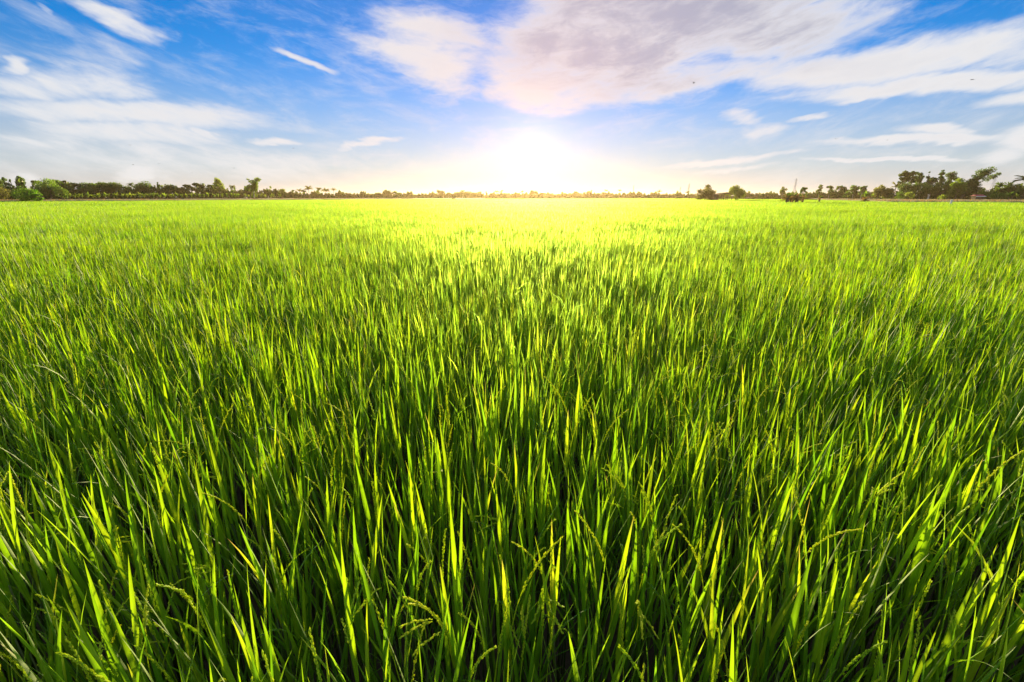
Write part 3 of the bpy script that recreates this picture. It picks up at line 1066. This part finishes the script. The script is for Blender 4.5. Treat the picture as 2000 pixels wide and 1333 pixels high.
counts = {}
TREES = [
    # photo column, top row, width, depth offset, form, colour, label or group
    (4, 350, 30, 12, 'round', 'g', 'rounded green tree at the far left edge of the wood'),
    (19, 346, 22, 8, 'tall', 'g', 'tall tree with a twin-humped crown near the left edge'),
    (31, 349, 8, 10, 'tall', 'd', 'very slim dark columnar tree near the left edge'),
    (49, 344, 29, 6, 'tall', 'g', 'tall pointed green tree standing highest above the bright green bush'),
    (6, 364, 30, -12, 'bush', 'o', 'olive bush at the left edge in front of the wood'),
    (77, 351, 18, 10, 'umbrella', 'y', 'yellowish feathery tree top right of the tall pointed tree'),
    (101, 351, 44, 0, 'round', 'g', 'large green rounded tree right of the bright green bush'),
    (122, 366, 24, -8, 'bush', 'g', 'green rounded shrub at the foot of the large rounded tree'),
    (119, 350, 24, 6, 'round', 'g', GA), (135, 351, 14, 10, 'umbrella', 'd', 'dark tree with a spiky layered top in the left wood'),
    (153, 356, 26, 6, 'round', 'd', GA), (170, 364, 26, 0, 'round', 'd', GA), (182, 356, 36, 6, 'round', 'g', GA),
    (206, 356, 20, 8, 'umbrella', 'd', GA), (222, 354, 44, 2, 'round', 'd', 'broad dark dome-shaped tree halfway along the left wood'),
    (248, 362, 22, 6, 'round', 'g', GA), (262, 360, 12, 8, 'palm', 'd', 'dark coconut palm beside the broad dome-shaped tree'),
    (282, 355, 32, 4, 'round', 'd', GA), (299, 363, 18, 6, 'round', 'd', GA), (314, 356, 16, 8, 'tall', 'd', GA),
    (327, 362, 18, 4, 'round', 'd', GA), (337, 359, 22, 6, 'round', 'd', GA), (355, 365, 20, 4, 'round', 'o', GA),
    (370, 360, 22, 6, 'umbrella', 'd', GA), (388, 357, 20, 8, 'umbrella', 'd', GA), (402, 357, 22, 6, 'round', 'd', GA),
    (414, 360, 16, 8, 'umbrella', 'd', GA), (422, 368, 18, 0, 'round', 'o', GA),
    (431, 348, 24, 4, 'sparse', 'p', 'tall pale tree with an open crown above the left wood'),
    (443, 371, 20, 2, 'round', 'o', GA), (456, 365, 12, 8, 'palm', 'o', 'short coconut palm between the two tall open-crowned trees'),
    (469, 371, 20, 2, 'round', 'o', GA), (484, 371, 22, 4, 'round', 'o', GA),
    (497, 349, 28, -60, 'sparse', 'y', 'tall open-crowned tree with a white trunk standing at the field edge'),
    (518, 369, 16, 4, 'round', 'o', GB), (529, 371, 14, 6, 'round', 'o', GB), (541, 369, 12, 4, 'tall', 'o', GB), (552, 368, 22, 2, 'round', 'y', GB),
    (568, 374, 16, 2, 'round', 'o', GB), (586, 372, 11, 4, 'palm', 'o', GP), (594, 374, 10, 0, 'palm', 'o', GP), (577, 376, 18, 6, 'round', 'o', GB),
    (604, 368, 15, 0, 'palm', 'o', GP), (615, 374, 16, 2, 'round', 'o', GB), (625, 370, 12, 6, 'palm', 'o', GP), (638, 372, 14, 0, 'palm', 'o', GP),
    (652, 370, 11, 0, 'palm', 'o', 'slender coconut palm standing clear at the right end of the left wood'),
    (664, 375, 12, 2, 'round', 'o', GB), (677, 376, 14, 2, 'round', 'o', GB), (690, 379, 14, 0, 'round', 'o', GB), (698, 377, 8, 0, 'tall', 'o', GB), (712, 379, 14, 4, 'round', 'o', GB),
    (726, 379, 12, 0, 'round', 'o', GB), (739, 376, 13, 2, 'round', 'o', GB),
    (757, 371, 18, 0, 'round', 'o', 'round brown-tinted tree standing out of the far tree line left of the sun'),
    (772, 374, 9, 2, 'stick', 'p', GB), (781, 376, 9, 0, 'stick', 'p', GB), (798, 380, 16, 0, 'round', 'o', GB), (815, 381, 14, 2, 'round', 'o', GB), (832, 380, 12, 0, 'round', 'o', GB), (845, 378, 11, 0, 'round', 'o', GB),
    (858, 371, 15, 0, 'round', 'o', 'round orange-tinted tree left of the small brown mound in the field'),
    (866, 374, 9, 2, 'stick', 'o', GB), (876, 377, 9, 0, 'stick', 'o', GB), (884, 379, 8, 0, 'tall', 'o', GB), (895, 375, 17, 0, 'round', 'o', GB), (903, 372, 9, 2, 'stick', 'p', GC), (914, 374, 20, 0, 'round', 'o', GC),
    (925, 376, 14, 2, 'round', 'o', GC), (938, 374, 13, 0, 'round', 'o', GC), (950, 374, 9, 0, 'tall', 'o', GC), (962, 377, 14, 2, 'round', 'o', GC), (970, 375, 10, 0, 'palm', 'o', GC),
    (981, 374, 9, 0, 'palm', 'o', GC), (992, 378, 16, 0, 'round', 'o', GC), (1008, 377, 14, 2, 'round', 'o', GC), (1020, 375, 9, 0, 'palm', 'o', GC), (1042, 372, 17, 0, 'round', 'o', GC),
    (1030, 378, 14, 2, 'round', 'o', GC), (1060, 376, 13, 0, 'round', 'o', GC), (1075, 378, 16, 2, 'round', 'o', GC), (1089, 379, 14, 0, 'round', 'o', GC), (1102, 377, 9, 0, 'tall', 'o', GC),
    (1114, 379, 14, 2, 'round', 'o', GD), (1127, 374, 17, 0, 'round', 'o', GD), (1142, 378, 12, 2, 'round', 'o', GD), (1150, 373, 11, 0, 'umbrella', 'o', GD), (1155, 371, 7, 2, 'tall', 'o', GD),
    (1166, 377, 12, 0, 'round', 'o', GD), (1176, 375, 15, 2, 'round', 'o', GD), (1183, 372, 8, 0, 'palm', 'o', GQ), (1196, 379, 12, 0, 'round', 'o', GD), (1210, 372, 8, 0, 'palm', 'o', GQ),
    (1218, 376, 10, 2, 'round', 'o', GD), (1228, 378, 10, 0, 'round', 'o', GD), (1238, 377, 10, 2, 'tall', 'o', GD), (1248, 374, 11, 0, 'round', 'o', GD), (1261, 382, 10, 0, 'round', 'o', GD),
    (1276, 376, 17, 0, 'round', 'o', 'small round tree standing beside a short palm right of the sun'), (1286, 374, 9, 0, 'palm', 'o', GQ), (1299, 379, 14, 0, 'round', 'o', GD), (1314, 380, 14, 2, 'round', 'o', GD), (1330, 380, 14, 0, 'round', 'o', GD),
    (1343, 376, 9, 0, 'palm', 'o', GQ), (1356, 380, 14, 0, 'round', 'o', GD), (1368, 379, 12, 4, 'round', 'o', GD),
    (1377, 359, 35, -160, 'round', 'o', 'round dense tree standing alone left of the field hut'),
    (1437, 360, 31, -150, 'round', 'y', 'spreading open-crowned tree right of the field hut'),
    (1408, 377, 14, 0, 'round', 'o', GD), (1420, 376, 16, 2, 'round', 'y', 'yellowish low tree right behind the field hut'),
    (1455, 377, 14, 0, 'round', 'o', GE), (1466, 378, 12, 2, 'round', 'o', GE), (1475, 377, 11, 0, 'round', 'o', GE), (1486, 378, 12, 2, 'round', 'g', GE), (1496, 376, 10, 0, 'round', 'g', GE), (1507, 378, 12, 2, 'round', 'g', GE), (1516, 377, 10, 0, 'round', 'g', GE),
    (1527, 366, 12, 0, 'stick', 'g', 'tall tufted tree standing just left of the dry stumps'), (1538, 376, 12, 0, 'round', 'g', GE), (1552, 377, 14, 2, 'round', 'g', GE), (1583, 377, 16, 0, 'round', 'g', GE), (1574, 378, 14, 0, 'round', 'g', GE),
    (1567, 365, 17, -110, 'umbrella', 'g', 'dark wind-bent tree behind the clump of dry stumps'),
    (1598, 362, 13, 0, 'stick', 'g', GF), (1606, 376, 18, 4, 'round', 'g', GF), (1618, 364, 14, 2, 'stick', 'g', GF), (1628, 370, 13, 0, 'round', 'g', GF), (1637, 362, 14, 0, 'umbrella', 'g', GF),
    (1646, 364, 16, 2, 'round', 'g', GF), (1655, 374, 14, 0, 'round', 'g', GF), (1665, 363, 16, 0, 'stick', 'g', GF), (1669, 374, 18, 2, 'round', 'g', GF), (1681, 364, 14, 0, 'stick', 'g', GF), (1700, 374, 22, 4, 'round', 'y', 'light green shrub between the bright banana and the feathery tree'),
    (1714, 360, 25, 0, 'round', 'o', 'feathery brown-green tree left of the tall grove'), (1731, 367, 20, 4, 'round', 'o', 'low olive tree at the left foot of the tall grove'), (1745, 363, 18, 0, 'palm', 'o', 'drooping palm at the left foot of the tall grove'),
    (1757, 334, 24, 4, 'stick', 'd', 'tall thin tree at the left end of the grove'), (1772, 334, 18, 6, 'stick', 'd', 'second tall thin tree from the left in the grove'), (1786, 337, 18, 8, 'stick', 'd', 'third tall thin tree from the left in the grove'),
    (1802, 334, 16, 4, 'tall', 'd', 'pointed narrow tree in the middle of the grove'), (1827, 331, 22, 4, 'tall', 'd', 'tall narrow tree just right of the middle of the grove'), (1815, 345, 26, 0, 'round', 'd', 'dark leafy tree filling the middle of the grove'),
    (1850, 332, 24, 6, 'round', 'd', 'tall full tree left of the leaning tree in the grove'), (1768, 358, 34, -2, 'bush', 'd', 'dark bushy undergrowth tree at the left of the grove'), (1795, 356, 34, -2, 'bush', 'd', 'dark bushy undergrowth tree in the middle of the grove'),
    (1836, 356, 34, -2, 'bush', 'd', 'dark bushy undergrowth tree below the tall full tree'), (1884, 352, 40, 2, 'round', 'd', 'dark rounded tree under the leaning branches of the grove'),
    (1876, 323, 62, 0, 'lean', 'd', 'big tree leaning right with long branches at the end of the grove'),
    (1866, 346, 30, -12, 'round', 'y', 'light green tree with a pale trunk in front of the grove'),
    (1760, 377, 18, -14, 'bush', 'g', 'low dark bush at the left in front of the grove'), (1776, 375, 16, -14, 'bush', 'y', 'low light green bush in front of the grove'), (1842, 381, 16, -14, 'bush', 'y', 'small low bush beside the pale trunk in front of the grove'),
    (1922, 373, 30, 0, 'bush', 'g', 'green shrub behind the red-roofed house'), (1946, 362, 18, 2, 'palm', 'd', 'dark palm right of the red-roofed house'), (1957, 366, 24, 0, 'round', 'd', 'dark rounded tree right of the red-roofed house'), (1962, 361, 16, 4, 'palm', 'd', 'palm rising above the dark tree near the right edge'),
    (1976, 358, 34, 0, 'round', 'd', 'dark blue-green dome-shaped tree near the right edge'), (1997, 348, 34, -6, 'palm', 'd', 'large coconut palm at the right edge'), (1950, 378, 30, -12, 'bush', 'g', 'low rounded bush near the right edge'), (1994, 366, 26, -4, 'round', 'd', 'dark tree under the large palm at the right edge'),
]
for (px, top, wpx, dy, form, col, lab) in TREES:
    g = None
    if isinstance(lab, tuple):
        lab, g = lab
        order = sorted(q[0] for q in TREES if isinstance(q[6], tuple) and q[6][1] == g)
        lab = nth(order.index(px) + 1) + ' from the left: ' + lab
    Y = dist(px) + dy
    name, cat = ('palm_tree', 'palm') if form == 'palm' else ('shrub', 'shrub') if form == 'bush' else ('tree', 'tree')
    if form == 'palm' and g in (GA[1], GC[1]):
        name, cat = 'tree', 'tree'
    bz = .85 if (px < 560 or px > 1690) else 0.0
    tree(px, top, wpx, Y, form, col, lab, g, bz, name, cat)

# the bright low tree standing in front of the left bank
tree(52, 368, 42, 92, 'bush', 'l', 'bright lime green bush leaning over the field edge at the left', None, .2, 'shrub', 'shrub')
tree(72, 370, 20, 91, 'round', 'l', 'small lime green outer bough clump right of the bright bush', None, .2, 'shrub', 'shrub')

# banana row along the left bank
k = 0
for px in np.arange(128, 545, 8.5):
    x = float(px) + U(-2.5, 2.5)
    Y = dist(x) - 22 + U(-4, 4) - (18 if x > 430 else 0)
    tree(x, 377.0 + U(-1.5, 1.8) + max(0, (x - 420)) * .012, 12, Y, 'banana', 'p' if k % 3 else 'y',
         nth(k + 1) + ' banana plant from the left in the low row before the left wood', 'banana plants along the left bank', .85, 'banana_plant', 'banana plant')
    k += 1
for (px, top, w_, dY, col, lab) in [(1690, 371, 18, -30, 'l', 'bright yellow-green banana plant left of the tall grove'), (1683, 378, 12, -28, 'y', 'small banana plant left of the brightest banana'),
                                    (1703, 377, 14, -26, 'y', 'small banana plant right of the brightest banana'), (1970, 371, 16, -22, 'g', 'green banana plant near the right edge below the dark trees'),
                                    (1986, 377, 14, -24, 'y', 'yellowish banana plant at the right edge of the bank'), (1657, 380, 12, -20, 'y', 'low banana plant at the left end of the right bank')]:
    tree(px, top, w_, dist(px) + dY, 'banana', col, lab, None, .8, 'banana_plant', 'banana plant')


# undergrowth that closes the tree lines: one mass
mb = MB()
pp = rng.uniform(-60, 2060, 26000)
for lo, hi, hgt in ((-80, 560, 6.9), (560, 1360, 5.0), (1440, 1740, 5.0), (1360, 1440, 3.0), (1740, 2080, 6.2)):
    n = int((hi - lo) * 26)
    q = rng.uniform(lo, hi, n)
    Y = np.interp(q, D_PX, D_Y) + rng.uniform(2, 14, n)
    X = (q - 1000) / FPX * Y * math.cos(PITCH) * 1.0
    X = (q - 1000) / FPX * (Y * math.cos(PITCH) + CAM_H * math.sin(PITCH))
    bump = .62 + .25 * np.sin(q * .21) * np.sin(q * .067 + 1) + .13 * np.sin(q * .9)
    Z = rng.uniform(0, 1, n) * hgt * bump
    keep = Z > 0
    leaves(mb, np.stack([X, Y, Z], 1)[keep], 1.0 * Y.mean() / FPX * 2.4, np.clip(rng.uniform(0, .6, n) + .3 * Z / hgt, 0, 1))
o = obj('undergrowth', mb.mesh('undergrowth', [M['leaf']]))
o.color = (.065, .095, .028, 1)
kind(o, 'stuff', 'low dark undergrowth closing the tree lines along the horizon')

# dry grass on the banks
mb = MB()
for t0, t1, n in ((-1.5, -.2, 2600), (.68, 1.5, 2600)):
    for k in range(n):
        t = U(t0, t1)
        y0 = edge_y(t) + .4
        d = U(.2, 30) ** 1.0
        y = y0 + d
        v, f, al, ac = blade(np.array([t * y0 * (1 + d / y0 * .9), y, .78]), U(0, 6.28), U(.0, .5), U(.2, 1.2), U(.25, .6), U(.05, .10), 3, 0, 0)
        mb.add(v, f, U(0, 1), al, ac)
kind(obj('dry_grass', mb.mesh('dry_grass', [M['straw']])), 'stuff', 'tufts of dry straw-coloured grass along the banks')


# ------------------------------------------------------------------ things in the field
def thing(name, loc, label, cat, group=None, rz=0):
    r = bpy.data.objects.new(name, None)
    COL.objects.link(r)
    r.location = loc
    r.rotation_euler = (0, 0, rz)
    return tag(r, label, cat, group)


def part(name, pieces, mat, parent, smooth=False):
    mb = MB()
    for v, f in pieces:
        mb.add(v, f)
    return obj(name, mb.mesh(name, [mat], smooth), parent)


def beam(a, b, r, sides=4):
    return tube([a, b], [r, r], sides)


def pylon(px, top, Y, label, lean=0.0):
    P = at(px, 386, Y)
    H = at(px, top, Y).z
    r = thing('lattice_pylon', (P.x, Y, 0), label, 'pylon', None, U(-.3, .3))
    b, tp = H * .085, H * .016
    th = Y / FPX * .09
    for sx, sy in ((1, 1), (1, -1), (-1, 1), (-1, -1)):
        part('leg', [tube([(sx * b, sy * b, 0), (sx * tp * 1.8, sy * tp * 1.8, H * .62), (sx * tp, sy * tp, H)], [th * 1.5, th * 1.2, th], 4)], M['steel'], r)

    def half(z):
        return float(np.interp(z, [0, H * .62, H], [b, tp * 1.8, tp]))
    zs = [H * q for q in (0, .14, .27, .39, .5, .6, .69, .77, .85, .92, 1.0)]
    br = []
    for z0, z1 in zip(zs, zs[1:]):
        h0, h1 = half(z0), half(z1)
        for s in (-1, 1):
            br += [beam((-h0, s * h0, z0), (h1, s * h1, z1), th * .7), beam((h0, s * h0, z0), (-h1, s * h1, z1), th * .7),
                   beam((s * h0, -h0, z0), (s * h1, h1, z1), th * .7)]
    part('bracing', br, M['steel'], r)['kind'] = 'stuff'
    for q, w_ in ((.66, .12), (.78, .10), (.90, .085)):
        z, a = H * q, H * w_
        part('crossarm', [tube([(-a, 0, z), (0, 0, z + H * .012), (a, 0, z)], [th * .5, th * 1.4, th * .5], 4), beam((-a, 0, z), (0, 0, z - H * .03), th * .6), beam((a, 0, z), (0, 0, z - H * .03), th * .6)], M['steel'], r)


pylon(1549, 349, 262, 'tall lattice power pylon behind the dry stumps')
pylon(1343, 359, 312, 'lattice power pylon left of the round lone tree')
pylon(1236, 362, 318, 'faint lattice pylon above the tree line right of the sun')
pylon(1327, 365, 322, 'small faint lattice pylon left of the nearer pylon')
pylon(1932, 340, 172, 'pale lattice pylon behind the right grove')

# field hut: a small tin-walled store and an open lean-to on posts
Y = 128.0
P = at(1409, 386, Y)
m = Y / FPX
hut = thing('field_hut', (P.x, Y, 0), 'dark tin field hut with an open lean-to between the two lone trees', 'hut')
part('wall', [box((-13.5 * m, 0, 1.35), (10.5 * m, 2.2, 1.75))], M['tin'], hut)
part('door', [box((-13.5 * m, -1.13, 1.25), (3.5 * m, .06, 1.4))], M['wood'], hut)


def slab(x0, z0, x1, z1, y0, y1, t):
    v = [(x0, y0, z0), (x1, y0, z1), (x1, y1, z1), (x0, y1, z0), (x0, y0, z0 + t), (x1, y0, z1 + t), (x1, y1, z1 + t), (x0, y1, z0 + t)]
    return v, [(0, 3, 2, 1), (4, 5, 6, 7), (0, 1, 5, 4), (1, 2, 6, 5), (2, 3, 7, 6), (3, 0, 4, 7)]


part('store_roof', [slab(-21 * m, 2.05, -7 * m, 2.32, -1.5, 1.5, .07)], M['tin'], hut)
part('lean_to_roof', [slab(-8 * m, 2.42, 3.5 * m, 2.72, -1.7, 1.7, .07), slab(3.5 * m, 2.72, 16 * m, 2.25, -1.7, 1.7, .07)], M['tin'], hut)
for x in (-4, 0.5, 3.5, 8, 15):
    for y in (-1.4, 1.4):
        part('post', [tube([(x * m, y, 0), (x * m, y, 2.3)], [.075, .06], 6)], M['wood'], hut)

# small roof far off, right of the hut
Y = 260.0
P = at(1463, 386, Y)
m = Y / FPX
r = thing('open_shed', (P.x, Y, 0), 'tiny low shed roof on the field right of the spreading tree', 'shed')
part('roof', [slab(-5 * m, .85, 0, 1.35, -2, 2, .12), slab(0, 1.35, 5 * m, .85, -2, 2, .12)], M['tin'], r)
for x in (-4, 4):
    part('post', [tube([(x * m, 0, 0), (x * m, 0, .9)], [.12, .12], 5)], M['wood'], r)

# house with a red roof at the right
Y = 128.0
P = at(1909, 386, Y)
m = Y / FPX
r = thing('house', (P.x, Y, .8), 'low house with a red roof and white eaves below the grove', 'house', None, -.15)
part('wall', [box((0, 0, .55), (13 * m, 1.6, 1.0))], M['wood'], r)
part('roof', [([(-8 * m, -1.1, 1.06), (8 * m, -1.1, 1.06), (8 * m, 1.1, 1.06), (-8 * m, 1.1, 1.06), (-7.5 * m, 0, 1.45), (7.5 * m, 0, 1.45)],
      [(0, 1, 5, 4), (1, 2, 5), (2, 3, 4, 5), (3, 0, 4), (3, 2, 1, 0)])], M['roof_red'], r)
part('eave', [box((0, -1.15, .96), (16 * m, .06, .18))], M['white'], r)

# white marker post by the right bank
P = at(1859, 391, 60)
r = thing('marker_post', (P.x, 60, 0), 'short white post at the field edge in front of the grove', 'post')
part('shaft', [tube([(0, 0, 0), (0, 0, 1.02), (0, 0, 1.22)], [.13, .11, .10], 8)], M['white'], r)
part('cap', [tube([(0, 0, 1.21), (0, 0, 1.27), (0, 0, 1.33)], [.12, .12, .02], 8)], M['white'], r)
P = at(1813, 385, 140)
r = thing('bare_trunk', (P.x, 140, .8), 'bare pale broken trunk in front of the dark grove', 'tree trunk')
part('trunk', [tube([(0, 0, 0), (.05, 0, .8), (-.1, 0, 1.6)], [.28, .2, .12], 7)], M['pale_bark'], r)
part('limb', [tube([(.02, 0, .9), (.4, 0, 1.45)], [.12, .06], 6)], M['pale_bark'], r)
part('limb', [tube([(0, 0, 1.1), (-.45, 0, 1.5)], [.10, .05], 6)], M['pale_bark'], r)

# brown mound far off in the field, left of the sun
P = at(886, 387, 170)
r = thing('straw_stack', (P.x, 170, 0), 'small brown stack out in the field left of the sun', 'straw stack')
sv, sf = tube([(0, 0, 0), (0, 0, .8), (0.05, 0, 1.3), (0, 0, 1.6)], [.78, .74, .45, .06], 12)
part('stack', [(np.array(sv) + rng.normal(0, .03, (len(sv), 3)), sf)], M['wood'], r)
part('pole', [tube([(0, 0, 1.4), (.03, 0, 1.95)], [.05, .04], 5)], M['wood'], r)


def stump(px, Y, h, w_, label, green=True, fr=14):
    """old palm stump: a short thick trunk ringed with dry hanging fronds and a few green ones"""
    P = at(px, 388, Y)
    r = thing('palm_stump', (P.x, Y, 0), label, 'palm stump')
    part('trunk', [tube([(0, 0, 0), (U(-.1, .1), 0, h * .5), (U(-.2, .2), 0, h * .8)], [w_ * .16, w_ * .14, w_ * .12], 8)], M['bark'], r)
    for nm, mt, ti0, ti1, cnt in (('dry_fronds', M['straw'], .6, 1.7, fr * 3), ('green_fronds', M['leaf'], .1, .9, fr if green else 0)):
        if not cnt:
            continue
        mb = MB()
        for k in range(cnt):
            v, f, al, ac = blade(np.array([0, 0, h * U(.55, .8)]), U(0, 6.28), U(ti0, ti1), U(.5, 1.2), w_ * U(.5, .8), w_ * .13, 5, 0, U(-1, 1))
            mb.add(v, f, U(0, 1), al, ac)
        o = obj(nm, mb.mesh(nm, [mt]), r)
        o['kind'] = 'stuff'
        o.color = (*COLS['g'], 1)


stump(1539, 78, 1.95, 1.9, 'leftmost of the brown dry palm stumps out in the field')
stump(1548, 79, 2.0, 1.9, 'middle one of the brown dry palm stumps out in the field')
stump(1557, 78, 1.9, 1.9, 'rightmost of the clumped brown dry palm stumps in the field', False)
stump(1568, 79, 2.2, 1.1, 'single brown stump just right of the clumped palm stumps', True, 9)
stump(1601, 84, 2.0, 1.0, 'small forked stump standing alone between dry stumps and banana plants', True, 6)
stump(1690, 84, 1.6, 1.5, 'brown dry stump at the foot of the brightest banana', False)


def bird(px, py, Y, span, label, flap, rz):
    P = at(px, py, Y)
    r = thing('bird', P, label, 'bird', None, rz)
    s = span
    part('body', [tube([(0, -.22 * s, 0), (0, -.1 * s, .01 * s), (0, .08 * s, 0), (0, .22 * s, -.01 * s)], [.012 * s, .05 * s, .045 * s, .01 * s], 8)], M['bird'], r, True)
    for k in (-1, 1):
        z1, z2 = flap * .22 * s, flap * .10 * s
        v = [(0, -.08 * s, .02 * s), (0, .08 * s, .02 * s), (k * .25 * s, .10 * s, z1), (k * .25 * s, -.06 * s, z1), (k * .5 * s, .02 * s, z2), (k * .48 * s, -.04 * s, z2)]
        v2 = [(a, b, c - .012 * s) for a, b, c in v]
        f = [(0, 1, 2, 3), (3, 2, 4, 5), (9, 8, 7, 6), (11, 10, 8, 9), (1, 7, 8, 2), (2, 8, 10, 4), (4, 10, 11, 5), (5, 11, 9, 3), (3, 9, 6, 0), (0, 6, 7, 1)]
        part('wing', [(v + v2, f)], M['bird'], r)
    part('tail', [([(-.02 * s, .2 * s, 0), (.02 * s, .2 * s, 0), (.05 * s, .34 * s, -.01 * s), (-.05 * s, .34 * s, -.01 * s), (0, .26 * s, .012 * s)], [(0, 1, 4), (1, 2, 4), (2, 3, 4), (3, 0, 4), (3, 2, 1, 0)])], M['bird'], r)


for px, py, Yb, sp, lab, fl, rz in [
        (254, 284, 90, .60, 'dark bird high above the left wood, topmost of the left birds', .6, .3), (260, 322, 90, .60, 'small bird low over the left wood, left of a pair', .3, -.5),
        (311, 320, 95, .60, 'small bird low over the left wood, right of a pair', .5, .8), (457, 329, 100, .65, 'small bird above the gap between the two tall open-crowned trees', .7, .2),
        (573, 290, 110, .65, 'small bird in the pale sky right of the left wood', .4, -.3), (375, 338, 105, .55, 'tiny bird just above the left tree tops', .5, .5),
        (1355, 163, 70, .60, 'small bird under the big grey cloud right of the sun', 1.2, .6), (1633, 272, 80, .60, 'small bird in the blue between the right cloud bands', 1.0, -.4),
        (1899, 156, 60, .65, 'dark bird gliding below the white cloud band at the right', .2, .2), (1733, 274, 95, .55, 'tiny bird against the white cloud bank at the right', .2, .9)]:
    bird(px, py, Yb * .4, sp * .4, lab, fl, rz)


# ------------------------------------------------------------------ air
hz, w = mat_new('evening_haze')
out = w.new('ShaderNodeOutputMaterial')
pvn = w.new('ShaderNodeVolumePrincipled')
pvn.inputs['Color'].default_value = (1.0, .80, .48, 1)
pvn.inputs['Density'].default_value = 0.00017
pvn.inputs['Anisotropy'].default_value = 0.72
w.l.new(pvn.outputs[0], out.inputs['Volume'])
v, f = box((0, 480, 6.1), (2500, 1480, 14.2))
kind(obj('haze', MB().add(v, f).mesh('haze', [hz], False)), 'stuff', 'thin evening haze over the field')
